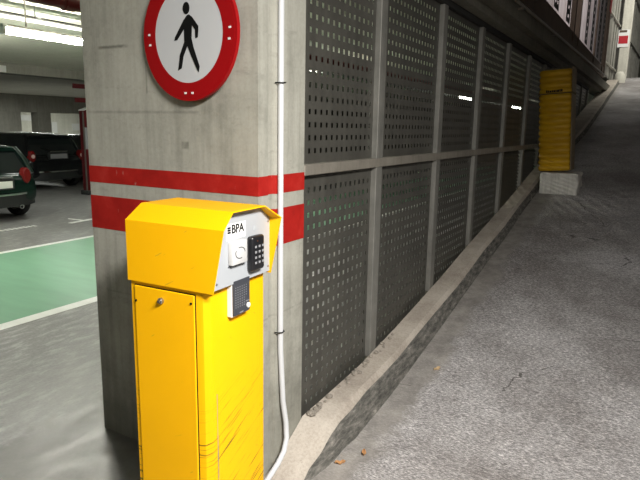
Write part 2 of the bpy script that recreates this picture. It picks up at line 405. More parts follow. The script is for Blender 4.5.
# garage beam
struct('trim_2', bx(-12.0, -11.6, -4, 30, 2.57, 2.765), M_conc)
struct('trim_3', bx(-24.6, -24.0, 2, 30, 2.02, 2.765), M_conc)
struct('wall_left', bx(-30.25, -30.05, -4, 30, 0, 2.9), M_wall)
struct('wall_back', bx(-36, 3.0, 30, 30.2, 0, 7.5), M_conc_dark)
struct('wall_right', bx(2.8, 3.0, -4, 32, -0.1, 7.5), M_conc)
struct('wall_front', bx(-36, 3.0, -4.2, -4.0, -0.1, 7.5), M_conc)
# raised floor of the upper level beside the ramp
struct('upper_floor', bx(-9, X0 - 0.2, 6, 30, 2.90, 2.97), M_floor)

# ------------------------------------------------------------------ concrete pillar with red bands
PX0, PY0, PY1 = -2.40, 1.911, 2.265
def pillar_poly(e=0.0):
    return [(PX0 - e, PY0 - e), (X0 + e, PY0 - e), (X0 + e, 1.978), (X0 - 0.014 + e, 1.984), (X0 - 0.014 + e, 2.030), (X0 + e, 2.036), (X0 + e, PY1 + e), (PX0 - e, PY1 + e)]
pil = thing('concrete_pillar', 'wide grey concrete pillar with two red bands beside the yellow terminal', 'pillar', ((PX0 + X0) / 2, 2.09, 0))
bm = prism(B(), pillar_poly(), 'z', 0.0, 2.76)
finish('shaft', bm, M_pillar, pil)
for z0, z1 in ((1.318, 1.397), (1.092, 1.253)):
    o = finish('red_band', prism(B(), pillar_poly(0.0015), 'z', z0, z1), M_red, pil)
    o['label'] = 'narrow red painted band' if z1 > 1.3 else 'wide red painted band'

# ------------------------------------------------------------------ round no-pedestrians sign on the pillar
sc_ = Vector((-1.712, 0, 1.969)); sg = thing('traffic_sign', 'round red ringed no pedestrians sign fixed on the concrete pillar', 'sign', (sc_.x, 1.885, sc_.z))
R_ = 0.264
bm = lathe(B(), [(R_ - 0.004, 0.022), (R_, 0.018), (R_, 0.0), (R_ - 0.012, 0.0), (R_ - 0.012, 0.006)], (sc_.x, 1.886, sc_.z), 'y', 72)
finish('sign_plate', bm, M_signred, sg, smooth=35)
bm = lathe(B(), [(0.0, -0.0005), (0.192, -0.0005), (0.192, 0.004), (0.0, 0.004)], (sc_.x, 1.8865, sc_.z), 'y', 72)
finish('white_face', bm, M_signwhite, sg)
bm = lathe(B(), [(0.191, 0.0), (R_ - 0.012, 0.0), (R_ - 0.012, 0.005), (0.191, 0.005)], (sc_.x, 1.8852, sc_.z), 'y', 72, cap=False)
finish('red_ring', bm, M_signred, sg)
PED = [(-1.7026, 2.0455), (-1.6859, 2.0356), (-1.6513, 1.9973), (-1.6518, 1.9829), (-1.6556, 1.9543), (-1.6686, 1.9515), (-1.6696, 1.9841), (-1.6869, 2.0033), (-1.6905, 1.9527), (-1.6816, 1.9194), (-1.6489, 1.841), (-1.6545, 1.8191), (-1.6623, 1.8267), (-1.6976, 1.8908), (-1.7147, 1.9248), (-1.7387, 1.8852), (-1.7508, 1.8371), (-1.772, 1.8288), (-1.7684, 1.8415), (-1.7592, 1.8899), (-1.7315, 1.9404), (-1.7317, 1.9917), (-1.7725, 1.9501), (-1.7882, 1.9487), (-1.7845, 1.9619), (-1.7336, 2.0246), (-1.7127, 2.0434)]
bm = prism(B(), PED, 'y', 1.8842, 1.887)
pts = [(-1.717 + 0.0185 * math.cos(a), 2.071 + 0.0235 * math.sin(a)) for a in [2 * PI * k / 24 for k in range(24)]]
prism(bm, pts, 'y', 1.8842, 1.887)
finish('pedestrian_symbol', bm, M_blackmatte, sg)
for dx, dz in ((0.228, 0.012), (0.224, -0.03), (-0.228, 0.012), (-0.224, -0.03), (0.02, -0.232), (-0.02, -0.232), (0.02, 0.232), (-0.02, 0.232)):
    finish('rivet', bx(sc_.x + dx - 0.006, sc_.x + dx + 0.006, 1.8835, 1.8852, sc_.z + dz - 0.004, sc_.z + dz + 0.004), M_white, sg)
finish('mounting_bracket', bx(sc_.x - 0.06, sc_.x + 0.10, 1.892, 1.914, sc_.z - 0.015, sc_.z + 0.015), M_steel, sg)
sg.rotation_euler = (0, 0, math.radians(-3)); sg.location.y -= 0.010; sg.location.x += 0.001; sg.location.z -= 0.008

# ------------------------------------------------------------------ white conduit on the pillar's ramp side
cd = thing('cable_conduit', 'thin white plastic conduit running down the pillar behind the terminal', 'conduit', (-1.374, 2.038, 0.1))
path = [(-1.373, 2.038, 2.65), (-1.373, 2.038, 1.2), (-1.373, 2.042, 0.62), (-1.366, 2.066, 0.36), (-1.360, 2.083, 0.25), (-1.352, 2.078, 0.175), (-1.345, 2.045, 0.125), (-1.340, 1.99, 0.095), (-1.335, 1.90, 0.065), (-1.33, 1.83, 0.055)]
path = [(x, y + (0.016 if z > 0.5 else 0.004), z) for x, y, z in path]
finish('pipe', tube(B(), path, 0.0125, 14), M_pvc, cd, smooth=50)
for z in (1.775, 0.70):
    finish('pipe_clip', tube(B(), [(-1.3865, 2.032, z), (-1.372, 2.034, z), (-1.357, 2.048, z), (-1.357, 2.064, z + 0.002), (-1.372, 2.074, z + 0.003), (-1.3865, 2.075, z)], 0.003, 8), M_blackmatte, cd)

# ------------------------------------------------------------------ yellow terminal
BW, BD, CH = 0.3395, 0.3351, 0.0402
YAW = 0.0387; ca, sa = math.cos(YAW), math.sin(YAW)
def bp(u, v): return (-1.235 + ca * u - sa * v, 1.4154 + sa * u + ca * v)
t_loc = bp(-BW / 2, BD / 2)
term = thing('access_terminal', 'yellow hooded parking access terminal with keypad in front of the pillar', 'terminal', (*t_loc, 0.0), YAW)
TM = Matrix.Translation((BW / 2, -BD / 2, 0))   # u,v frame -> terminal's own frame
def tpart(name, bm, mat, parent=term, smooth=None):
    bm.transform(TM); return finish(name, bm, mat, parent, world=False, smooth=smooth)
# cabinet shell with cut corner; the driver's side wears the scrapes
bm = B(); prism(bm, [(-BW, 0), (-CH, 0), (-CH * 0.55, CH * 0.12), (-CH * 0.12, CH * 0.55), (0, CH), (0, BD), (-BW, BD)], 'z', 0.02, 1.10)
cab = tpart('cabinet', bm, M_yel_scr, smooth=25)
tpart('base_plinth', bx(-BW - 0.01, 0.01, -0.01, BD + 0.01, 0.0, 0.02, 0.004), M_steel)
# door on the near side
dr = tpart('door', bx(-0.319, -0.0505, -0.007, 0.0, 0.07, 1.040, 0.003), M_yel)
tpart('door_gap', prism(B(), [(-0.322, 0.067), (-0.0475, 0.067), (-0.0475, 1.043), (-0.322, 1.043)], 'y', -0.002, 0.001), M_blackmatte)
bm = lathe(B(), [(0.011, 0.0), (0.011, -0.010), (0.008, -0.013), (0.0, -0.013)], (-0.193, -0.006, 1.002), 'y', 20); cyl(bm, (-0.193, -0.018, 1.002), (-0.193, -0.024, 1.002), 0.005)
tpart('lock', bm, M_steel, dr, smooth=40)
for u, z in ((-0.312, 0.985), (-0.0625, 1.012), (-0.312, 0.12)):
    bm = B(); cyl(bm, (u, -0.0065, z), (u, -0.010, z), 0.0042, seg=12); tpart('screw', bm, M_blackmatte, dr)
# hood: bent sheet with an octagonal section, open and slanted towards the driver
zb, zw, zr, cy, of, oR, sl, oB = 1.0574, 1.273, 1.3232, 0.0791, 0.0113, 0.0328, 0.046, 0.0043
V0, V1 = -of, BD + oB
outer = [(V0, zb), (V0, zw), (V0 + cy, zr), (V1 - cy, zr), (V1, zw), (V1, zb)]
TH = 0.004
inner = [(V0 + TH, zb), (V0 + TH, zw - 0.002), (V0 + cy + 0.002, zr - TH), (V1 - cy - 0.002, zr - TH), (V1 - TH, zw - 0.002), (V1 - TH, zb)]
def uend(z): return oR + (sl * (z - zb) / (zw - zb) if z <= zw else sl - 0.022 * (z - zw) / (zr - zw))
UL = -BW - 0.004
bm = B()
oL = [bm.verts.new((UL, v, z)) for v, z in outer]; oR_ = [bm.verts.new((uend(z), v, z)) for v, z in outer]
iL = [bm.verts.new((UL + TH, v, z)) for v, z in inner]; iR = [bm.verts.new((uend(z), v, z)) for v, z in inner]
for i in range(5):
    bm.faces.new((oL[i], oL[i + 1], oR_[i + 1], oR_[i])); bm.faces.new((iL[i], iR[i], iR[i + 1], iL[i + 1])); bm.faces.new((oR_[i], oR_[i + 1], iR[i + 1], iR[i]))
bm.faces.new(oL); bm.faces.new(iL[::-1])
for i in (0, 5): bm.faces.new((oL[i], oR_[i], iR[i], iL[i]))
bm.faces.new((oL[0], iL[0], iL[5], oL[5]))
hood = tpart('hood', bm, M_yel, smooth=20)
# white front panel with its sticker, logo, reader, keypad
UP = 0.028
bm = prism(B(), [(V0 + TH, zb + 0.008), (V0 + TH, zw - 0.003), (V0 + cy + 0.002, zr - TH - 0.001), (V1 - cy - 0.002, zr - TH - 0.001), (V1 - TH, zw - 0.003), (V1 - TH, zb + 0.008)], 'x', UP - 0.003, UP)
pan = tpart('front_panel', bm, M_panel)
tpart('logo_sticker', bx(UP - 0.0005, UP + 0.0008, 0.070, 0.182, 1.222, 1.277), M_white, pan)
bm = text_bm('BPA', 0.0335, 0.0008)
w = max(v.co.x for v in bm.verts); 
T = Matrix(((0, 0, 1, UP + 0.0012), (0.072 / w, 0, 0, 0.0985), (0, 1.25, 0, 1.2435), (0, 0, 0, 1)))
bm.transform(T)
for z in (1.2445, 1.2525, 1.2605): box(bm, UP + 0.0006, UP + 0.0016, 0.0765, 0.094, z, z + 0.0062)
tpart('logo_lettering', bm, M_blackmatte, pan)
bm = B()
for i in range(14): box(bm, UP + 0.0006, UP + 0.0012, 0.078 + i * 0.007, 0.078 + i * 0.007 + 0.0045, 1.2285, 1.2305)
tpart('small_print', bm, M_key, pan)
bm = bx(UP, UP + 0.020, 0.078, 0.165, 1.137, 1.217, 0.003)
rd = tpart('card_reader', bm, M_reader, smooth=40)
# raised oval mark of the reader
bm = B(); n = 36
oval = [(UP + 0.0205, 0.1215 + 0.027 * math.cos(2 * PI * k / n), 1.176 + 0.019 * math.sin(2 * PI * k / n)) for k in range(n + 1)]
for a, b in ((0, 12), (15, 30)): tube(bm, oval[a:b], 0.0014, 6)
tpart('oval_mark', bm, M_slate, rd)
bm = B()
for i in range(9): box(bm, UP - 0.0002, UP + 0.0008, 0.078 + 0.0095 * i, 0.0835 + 0.0095 * i, 1.1275, 1.1325)
tpart('reader_caption', bm, M_slate, pan)
kp = tpart('keypad', bx(UP, UP + 0.027, 0.186, 0.264, 1.094, 1.220, 0.010, 3), M_black, smooth=40)
for r in range(4):
    for c in range(3):
        v = 0.2055 + c * 0.0225; z = 1.1815 - r * 0.0192
        tpart('key', bx(UP + 0.0265, UP + 0.029, v - 0.0052, v + 0.0052, z - 0.0042, z + 0.0042, 0.0008, 1), M_key, kp)
bm = B(); cyl(bm, (UP + 0.0265, 0.2158, 1.2015), (UP + 0.0285, 0.2158, 1.2015), 0.0022, seg=10)
tpart('indicator_light', bm, plain('amber_led', (0.15, 0.05, 0.02), 0.3), kp)
tpart('grey_sticker', bx(UP - 0.0003, UP + 0.0008, 0.232, 0.249, 1.234, 1.250), plain('faded_sticker', (0.42, 0.45, 0.47), 0.5), pan)
for v, z in ((0.325, 1.085), (0.015, 1.085), (0.325, 1.255)):
    bm = B(); cyl(bm, (UP, v, z), (UP + 0.0015, v, z), 0.004, seg=12); tpart('panel_screw', bm, M_steel, pan)
# intercom under the hood: white body, dark grille, white call button
ic = tpart('intercom', bx(0.0, 0.022, 0.106, 0.205, 0.943, 1.075, 0.003), M_white)
gr = tpart('grille', bx(0.0215, 0.030, 0.107, 0.204, 0.948, 1.074, 0.003), M_slate, ic)
bm = B()
for r in range(9):
    for c in range(6):
        if r < 4 and c > 4: continue
        cyl(bm, (0.0298, 0.118 + c * 0.0125, 0.978 + r * 0.0088), (0.0304, 0.118 + c * 0.0125, 0.978 + r * 0.0088), 0.0022, seg=8)
tpart('speaker_dots', bm, M_key, gr)
bm = B(); lathe(bm, [(0.0095, 0.0), (0.0095, 0.004), (0.007, 0.006), (0.0, 0.006)], (0.0298, 0.1915, 0.970), 'x', 20)
tpart('call_button', bm, M_white, ic, smooth=40)
tpart('button_caption', bx(0.0298, 0.0304, 0.178, 0.2, 0.986, 0.989), M_key, gr)
tpart('maker_caption', bx(0.0298, 0.0304, 0.14, 0.162, 0.953, 0.957), M_key, gr)
# paint split down to grey metal along the worn corner
bm = B()
for a, b, w in ((0.30, 0.40, 0.002), (0.36, 0.52, 0.0035), (0.10, 0.33, 0.003), (0.50, 0.68, 0.0014)):
    zs = [a + (b - a) * k / 8 for k in range(9)]
    loft(bm, [[(0.0006, CH + 0.002 + random.uniform(-.0012, .0012), z), (0.0012, CH + 0.002 + w * random.uniform(.7, 1.4), z), (-0.0006, CH + 0.002 + w, z), (-0.001, CH + 0.001, z)] for z in zs])
tpart('corner_gouge', bm, plain('bared_metal', (0.22, 0.20, 0.14), 0.6), cab)

# ------------------------------------------------------------------ curb
def curb_bm(part):
    bm = B(); ys = [1.80, 1.9, 2.0, 2.1, 2.2, 2.28, 2.4, 2.5, 2.7, 2.9, 3.15, 3.45, 3.9, 4.35, 4.7, 5.07, 5.8, 6.5, 7.2, 8, 9, 10, 11, 12, 13, 14, 15, 16, 17.2, 17.9]
    rings = []
    for y in ys:
        zi = curb_z(y); zr_ = max(0.0, road_z(y)) - 0.02
        t = min(1, max(0, (y - 1.95) / 0.65)); zo = zi * (0.62 + 0.38 * t) + 0.004 * math.sin(y * 37) + 0.004 * math.sin(y * 91) + 0.006 * math.sin(y * 5.3); zo = min(zo, zi + 0.004)
        zo = max(zo, zr_ + 0.028)
        xi = X0 if y > PY1 else X0 + 0.004
        w = 0.006 * math.sin(y * 23) + 0.004 * math.sin(y * 61)
        q = 0.12 * min(1, max(0, (y - 8.2) / 3))
        rings.append([(xi, y, zr_ - 0.06), (xi, y, zi), (-1.285 + q, y, zi * .35 + zo * .65), (-1.262 + q + w * .5, y, zo), (-1.236 + q + w, y, max(zo - 0.028, zr_ + .005)), (-1.205 + q + w * .8, y, zr_)])
    return loft(bm, rings)
bm = curb_bm('all'); bm.normal_update()
cb = finish('concrete_curb', bm, [M_curb, M_face], loc=(-1.3, 1.8, 0.0), smooth=35)
for i_, p in enumerate(cb.data.polygons):
    if i_ < 29 * 6 and i_ % 6 == 4: p.material_index = 1
tag(cb, 'long worn concrete curb climbing along the foot of the perforated fence', 'curb')
# low retaining wall carrying the fence, seen only from the garage
struct('wall_under_fence', (lambda bm: prism(bm, [(2.27, 0.0), (17.2, 0.0), (17.2, 2.3), (8, 1.0), (6.5, 0.72), (4.35, 0.36), (2.9, 0.16), (2.27, 0.12)], 'x', X0 - 0.075, X0 - 0.006))(B()), M_conc_dark)

# ------------------------------------------------------------------ perforated fence
fen = thing('perforated_fence', 'dark perforated steel fence with posts and mid rail beside the ramp', 'fence', (X0, 2.27, 0.1))
posts = [3.148, 4.20, 5.23, 6.26, 7.33, 8.38, 9.43, 10.48, 11.53, 12.58, 13.6]
def perf(bm, y0, y1, z0, z1, x, py=0.0545, pz=0.0605, hw=0.0090, hh=0.0120, t=0.003):
    ny = max(1, int((y1 - y0 - 0.02) / py)); nz = max(1, int((z1 - z0 - 0.03) / pz))
    my = (y1 - y0 - ny * py) / 2; mz = (z1 - z0 - nz * pz) / 2
    ys = [y0, y0 + my] + [v for i in range(ny) for v in (y0 + my + (i + .5) * py - hw, y0 + my + (i + .5) * py + hw)] + [y1 - my, y1]
    zs = [z0, z0 + mz] + [v for i in range(nz) for v in (z0 + mz + (i + .5) * pz - hh, z0 + mz + (i + .5) * pz + hh)] + [z1 - mz, z1]
    cache = {}
    def V(i, j):
        if (i, j) not in cache: cache[(i, j)] = bm.verts.new((x, ys[i], zs[j]))
        return cache[(i, j)]
    for i in range(len(ys) - 1):
        hi = 2 <= i <= len(ys) - 4 and (i % 2 == 0)
        for j in range(len(zs) - 1):
            hj = 2 <= j <= len(zs) - 4 and (j % 2 == 0)
            if hi and hj: continue
            bm.faces.new((V(i, j), V(i + 1, j), V(i + 1, j + 1), V(i, j + 1)))
    return bm
def louvre(bm, y0, y1, z0, z1, x):
    k = 0; z = z0
    while z < z1 - 0.03:
        prism(bm, [(x - 0.02, z + 0.035), (x - 0.016, z + 0.035), (x + 0.012, z + 0.004), (x + 0.008, z + 0.004)], 'y', y0, y1); z += 0.040
    return bm
prev = PY1 + 0.004
for i, yp in enumerate(posts):
    a, b = prev, yp - 0.085
    zlo = max(0.10, curb_z(a) - 0.04)
    if zlo < 1.28:
        if i in (4, 5): lp = finish('louvre_panel', louvre(B(), a, b, zlo + 0.03, 1.375, X0 - 0.04), M_mesh, fen)
        else:
            lp = finish('mesh_panel', perf(B(), a, b, zlo, 1.378, X0 - 0.035), M_mesh, fen)
            lp['label'] = 'lower perforated panel'
    up = finish('mesh_panel', perf(B(), a, b, max(1.430, zlo), 2.455, X0 - 0.035), M_mesh, fen)
    up['label'] = 'upper perforated panel'
    zc = curb_z(yp)
    finish('post', bx(X0 - 0.058, X0 - 0.002, yp - 0.085, yp, zc - 0.03, 2.455, 0.003, 1), M_post, fen)
    prev = yp
finish('mid_rail', bx(X0 - 0.055, X0 + 0.003, PY1 + 0.003, 9.0, 1.379, 1.429, 0.003, 1), M_rail, fen)
finish('top_channel', bx(X0 - 0.06, X0 + 0.0, PY1 + 0.003, 13.62, 2.455, 2.498), M_dark, fen)

# ------------------------------------------------------------------ debris at the fence foot, leaves, paper
for i in range(44):
    y = 2.30 + random.random() ** 1.7 * 1.1; x = X0 + random.uniform(0.002, 0.034) + 0.012
    r = random.uniform(0.006, 0.017)
    bm = B(); bmesh.ops.create_icosphere(bm, subdivisions=2, radius=r)
    for v in bm.verts: v.co *= random.uniform(0.8, 1.15); v.co.z *= 0.65
    z = curb_z(y) + r * 0.45
    o = finish('pebble', bm, M_pebble, loc=None); o.location = (x, y, z); o.rotation_euler = (0, 0, random.random() * 6)
    tag(o, 'small stone chip lying along the fence foot on the curb', 'stone', 'stone chips along the fence foot')
def leaf(loc, rz, s, label, mat=M_leaf, tilt=0.15):
    bm = B(); n = 7
    L = [bm.verts.new((-s + 2 * s * k / n, s * 0.45 * math.sin(PI * k / n) * (1 + .15 * (k % 2)) + 0.0005, 0.006 * math.sin(k * 1.3) + 0.010)) for k in range(n + 1)]
    Mi = [bm.verts.new((-s + 2 * s * k / n, 0, 0.002 + 0.004 * math.sin(k))) for k in range(n + 1)]
    Rr = [bm.verts.new((-s + 2 * s * k / n, -s * 0.45 * math.sin(PI * k / n) - 0.0005, 0.008 * math.cos(k) + 0.010)) for k in range(n + 1)]
    for k in range(n):
        bm.faces.new((L[k], L[k + 1], Mi[k + 1], Mi[k])); bm.faces.new((Mi[k], Mi[k + 1], Rr[k + 1], Rr[k]))
    o = finish('dry_leaf', bm, mat, loc=None); so = o.modifiers.new('t', 'SOLIDIFY'); so.thickness = 0.0012
    o.location = loc; o.rotation_euler = (math.atan(0.0), 0, rz)
    return tag(o, label, 'leaf')
leaf((-1.165, 2.27, 0.004), 0.7, 0.026, 'orange dry leaf on the ramp nearest the front end of the curb')
leaf((-1.10, 2.40, 0.008), 2.0, 0.024, 'upright curled brown leaf on the ramp just right of the orange leaf')
leaf((-1.055, 3.36, 0.110), 1.2, 0.03, 'pale dry leaf on the ramp beside the curb under the second fence panel', plain('pale_leaf', (0.5, 0.36, 0.2), 0.8))
bm = B(); bmesh.ops.create_icosphere(bm, subdivisions=2, radius=0.022)
for v in bm.verts: v.co *= random.uniform(0.7, 1.2); v.co.z *= 0.6
o = finish('paper_scrap', bm, M_paper); o.location = (-0.90, 7.40, road_z(7.4) + 0.009); tag(o, 'small crumpled white paper scrap on the ramp beside the whitewashed block', 'litter')

# ------------------------------------------------------------------ ribbed yellow guard on its block
by = 7.38
blk = finish('concrete_block', bx(-1.19, -0.765, by - 0.03, by + 0.42, road_z(by) - 0.055, 1.118, 0.02, 2), M_block, loc=(-0.98, by + 0.2, road_z(by)))
bm = B(); bm.from_mesh(blk.data); bmesh.ops.subdivide_edges(bm, edges=[e for e in bm.edges if e.calc_length() > 0.1], cuts=5, use_grid_fill=True)
from mathutils import noise as mnoise
top_ = max(v.co.z for v in bm.verts)
for v in bm.verts:
    d_ = mnoise.noise_vector(v.co * 9) * 0.016 + mnoise.noise_vector(v.co * 28) * 0.006
    if v.co.z > top_ - 0.01 or v.co.z < 0: d_.z = -abs(d_.z) * 0.4
    v.co += d_
bm.to_mesh(blk.data); bm.free()
tag(blk, 'whitewashed concrete block under the yellow ribbed guard', 'block')
gd = thing('ribbed_guard', 'tall yellow ribbed plastic guard standing on a whitewashed block', 'guard', (-1.05, by + 0.16, 1.137), 0.0)
gd.rotation_euler = (0, math.radians(-4.0), 0)
rings = []; H_ = 1.165; nr = 17
for k in range(nr * 6 + 1):
    z = H_ * k / (nr * 6); s = abs(math.sin(PI * k / 6)); e = 0.012 * s
    hx, hy = 0.166 + e, 0.135 + e; c = 0.035
    rings.append([(-hx + c, -hy, z), (hx - 0.01, -hy, z), (hx, -hy + 0.01, z), (hx, hy, z), (-hx, hy, z), (-hx, -hy + c, z)])
finish('ribbed_shell', loft(B(), rings), M_bin, gd, world=False, smooth=50)
finish('side_plate', bx(0.178, 0.192, -0.12, 0.19, 0.0, H_ + 0.02, 0.003), M_binside, gd, world=False)
finish('rear_frame', bx(-0.16, 0.178, 0.148, 0.18, 0.0, H_ + 0.05, 0.004), M_conc_dark, gd, world=False)
bm = bx(-0.182, 0.193, -0.151, -0.1465, H_ - 0.275, H_ - 0.262); box(bm, 0.1925, 0.1965, -0.15, 0.16, H_ - 0.285, H_ - 0.262)
finish('strap', bm, plain('strap_dark', (0.10, 0.07, 0.015), 0.7), gd, world=False)
bm = B(); xx = -0.095
for w in (0.016, 0.012, 0.02, 0.014, 0.018, 0.012, 0.022, 0.013, 0.016):   # blurred small print above the strap
    h = random.uniform(0.022, 0.032); box(bm, xx, xx + w, -0.1505, -0.1475, H_ - 0.255, H_ - 0.255 + h); xx += w + 0.0045
finish('blurred_print', bm, M_blackmatte, gd, world=False)

# ------------------------------------------------------------------ upper level along the slab edge
pz = lambda y: 2.605 + 0.0145 * y
dp = thing('drain_pipe', 'long grey pipe along the slab edge above the fence', 'pipe', (-1.19, 4, 2.7))
finish('pipe', tube(B(), [(-1.178, y, pz(y)) for y in (-3, 2, 6, 10, 14, 15.1)], 0.014, 12), M_brownpipe, dp, smooth=50)
for y in (3, 5.6, 7.4, 10, 13): finish('bracket', bx(-1.216, -1.172, y, y + 0.04, pz(y) - 0.03, pz(y) - 0.012), M_brownpipe, dp)
uf = thing('sheet_fence', 'translucent corrugated sheet fence along the upper floor edge', 'fence', (-1.25, 6, 2.9))
finish('kick_plate', bx(-1.29, -1.262, 1.0, 15.1, 2.80, 3.03), M_brown, uf)
def corr(bm, y0, y1, z0, z1, x):
    n = int((y1 - y0) / 0.022); A = []
    for k in range(n + 1):
        y = y0 + (y1 - y0) * k / n; dx = 0.018 * math.sin(2 * PI * k / 8)
        A.append((bm.verts.new((x + dx, y, z0)), bm.verts.new((x + dx, y, z1))))
    for k in range(n): bm.faces.new((A[k][0], A[k + 1][0], A[k + 1][1], A[k][1]))
    return bm
for y0, y1 in ((1.0, 6.4), (6.75, 9.15), (10.35, 12.45), (12.7, 14.2)):
    sh = finish('corrugated_sheet', corr(B(), y0, y1, 3.03, 5.4, -1.27), M_sheet, uf, smooth=60)
for y in (6.5, 9.5, 10.1, 12.55, 14.4, 15.0): finish('upright', bx(-1.31, -1.245, y, y + 0.09, 2.9, 5.6), M_brown, uf)
for y in (7.55, 8.55, 10.75, 11.6, 12.8, 13.6):   # punched straps hanging in front of the sheets
    finish('perforated_strip', perf(B(), y, y + 0.36, 3.03, 5.4, -1.235, 0.17, 0.11, 0.040, 0.022), M_strip, uf)
rs = finish('warning_plate', bx(-1.238, -1.232, 14.62, 15.0, 4.18, 4.47), M_red_dull); rs.location = (0, 0, 0)
tag(rs, 'small dull red plate on the last dark upright of the sheet fence', 'plate')
# pale railing turning past the end of the ramp
rl = thing('bar_railing', 'pale tall bar railing at the top end of the ramp', 'railing', (-1.25, 15.2, 2.9))
P0 = Vector((-1.45, 15.2)); P1 = Vector((-1.05, 27.0))
def rp(t): return P0 + (P1 - P0) * t
base = lambda t: (2.86 if t < 0.25 else 2.97)
for k in range(25):
    p = rp(k / 24); r = 0.04 if k % 4 == 0 else 0.018
    finish('bar', bx(p.x - r, p.x + r, p.y - r, p.y + r, 3.0, 6.2), M_rail_pale, rl)
for z in (4.5, 3.3, 5.9):
    finish('rail', tube(B(), [(rp(t).x + 0.03, rp(t).y, z) for t in (0, 0.25, 0.5, 0.75, 1)], 0.032, 10), M_rail_pale, rl, smooth=50)
wc = finish('white_column', bx(-1.25, -1.00, 18.9, 19.15, 3.03, 7.0, 0.02), M_whitepost, loc=(-1.12, 19.0, 3.06)); tag(wc, 'white painted column at the top of the ramp carrying a red and white plate', 'column')
ws = thing('column_sign', 'red and white square plate on the white column', 'sign', (-1.15, 18.89, 4.1))
finish('sign_board', bx(-1.31, -1.03, 18.885, 18.898, 3.94, 4.40), M_white, ws)
finish('red_square', bx(-1.29, -1.06, 18.881, 18.886, 4.03, 4.24), M_red_dull, ws)
finish('red_strip', bx(-1.29, -1.10, 18.881, 18.886, 4.33, 4.39), M_brown, ws)
bm = B(); lathe(bm, [(0.0, 0.30), (0.08, 0.28), (0.13, 0.2), (0.15, 0.05), (0.15, -0.02)], (-1.12, 18.2, road_z(18.2)), 'z', 24)
o = finish('kerb_bollard', bm, M_whitepost, loc=(-1.16, 18.2, road_z(18.2)), smooth=60); tag(o, 'rounded white concrete end of the curb at the top of the ramp', 'curb end')

# ------------------------------------------------------------------ garage floor markings
def mark(name, poly, mat, label, h=0.002):
    o = finish(name, prism(B(), poly, 'z', 0.0, h), mat, loc=(poly[0][0], poly[0][1], 0)); return tag(o, label, 'floor marking')
mark('green_lane', [(-6.86, -3.9), (-4.42, -3.9), (-4.42, 29), (-6.86, 29)], M_green, 'wide green painted lane on the garage floor left of the pillar')
mark('white_line', [(-4.42, -3.9), (-4.29, -3.9), (-4.29, 29), (-4.42, 29)], M_white_line, 'white line along the near edge of the green lane')
mark('white_line', [(-6.96, -3.9), (-6.86, -3.9), (-6.86, 29), (-6.96, 29)], M_white_line, 'white line along the far edge of the green lane')
mark('bay_marking', [(-8.18, 6.03), (-8.08, 6.03), (-8.22, 7.2), (-8.32, 7.2)], M_white_line, 'short white bay marking on the floor just left of the pillar')
mark('bay_tick', [(-8.57, 6.33), (-8.50, 6.28), (-8.15, 6.31), (-8.15, 6.37)], M_white_line, 'thin white tick meeting the bay marking left of the pillar', 0.003)
bm = B()
for k in range(12): box(bm, -8.42 + .012 * (k % 3), -8.30 + .014 * (k % 2), 4.70 + k * 0.075, 4.745 + k * 0.075, 0.0, 0.002)
o = finish('dotted_marking', bm, M_white_line, loc=(-8.36, 5, 0)); tag(o, 'worn dotted white marking on the floor in front of the green hatchback', 'floor marking')

# ------------------------------------------------------------------ garage: lamps, pipe, trays, columns, post
def tube_lamp(x, y0, y1, z, label, mat=M_tube, group=None):
    t = thing('tube_lamp', label, 'lamp', (x, (y0 + y1) / 2, z), 0.0, group)
    finish('lamp_tube', tube(B(), [(x, y0 + 0.03, z), (x, (y0 + y1) / 2, z), (x, y1 - 0.03, z)], 0.030, 12), mat, t, smooth=50)
    finish('housing', bx(x - 0.024, x + 0.024, y0, y1, z + 0.03, z + 0.060, 0.006), M_housing, t)
    for y in (y0, y1 - 0.03): finish('end_cap', bx(x - 0.033, x + 0.033, y, y + 0.03, z - 0.033, z + 0.031, 0.006), M_white, t)
    for y in (y0 + 0.25, y1 - 0.25): finish('hanger', bx(x - 0.006, x + 0.006, y, y + 0.012, z + 0.060, 2.765), M_steel, t)
    return t
tube_lamp(-5.50, 3.48, 4.72, 2.45, 'bright fluorescent tube hanging from the ceiling left of the pillar')
tube_lamp(-5.70, 8.6, 10.0, 2.50, 'lit tube glimpsed through the first upper fence panel', M_tube_near)
tube_lamp(-5.05, 16.5, 18.0, 2.50, 'lit tube glimpsed through the third upper fence panel', M_tube_mid)
tube_lamp(-5.1, 23.6, 25.4, 2.50, 'lit tube glimpsed through the fifth upper fence panel', M_tube_mid)
for k, y in enumerate((13.7, 16.2, 18.6)):
    tube_lamp(-25.0 if k else -25.8, y + 3.0, y + 4.6, 2.36, 'distant lit tube under the far garage ceiling', M_tube_far, 'distant tubes under the far garage ceiling')
pp = thing('ceiling_pipe', 'dark red pipe under the garage ceiling at top left', 'pipe', (-4.28, 3, 2.55))
finish('pipe', tube(B(), [(-4.28, y, 2.55) for y in (-3.5, 2, 6, 12, 29)], 0.05, 18), M_pipe_red, pp, smooth=50)
for y in (1.2, 3.25, 7): finish('hanger', bx(-4.285, -4.275, y + .04, y + .05, 2.6, 2.764), M_steel, pp); finish('coupling', tube(B(), [(-4.28, y, 2.55), (-4.28, y + 0.05, 2.55), (-4.28, y + 0.09, 2.55)], 0.06, 18), M_pipe_red, pp, smooth=50)
tr = thing('ceiling_conduits', 'grey cable conduits side by side under the ceiling above the bright tube', 'conduit', (-5.68, 3, 2.63))
for x, z, r in ((-5.735, 2.618, 0.016), (-5.62, 2.618, 0.016)): finish('conduit', tube(B(), [(x, y, z) for y in (-3.5, 3, 10, 29)], r, 10), M_tray, tr, smooth=50)
for y in (2.0, 3.2, 3.95, 5.2): finish('clamp', bx(-5.76, -5.60, y, y + 0.03, 2.634, 2.646), M_tray, tr); finish('hanger', bx(-5.685, -5.675, y + .01, y + .02, 2.646, 2.764), M_tray, tr)
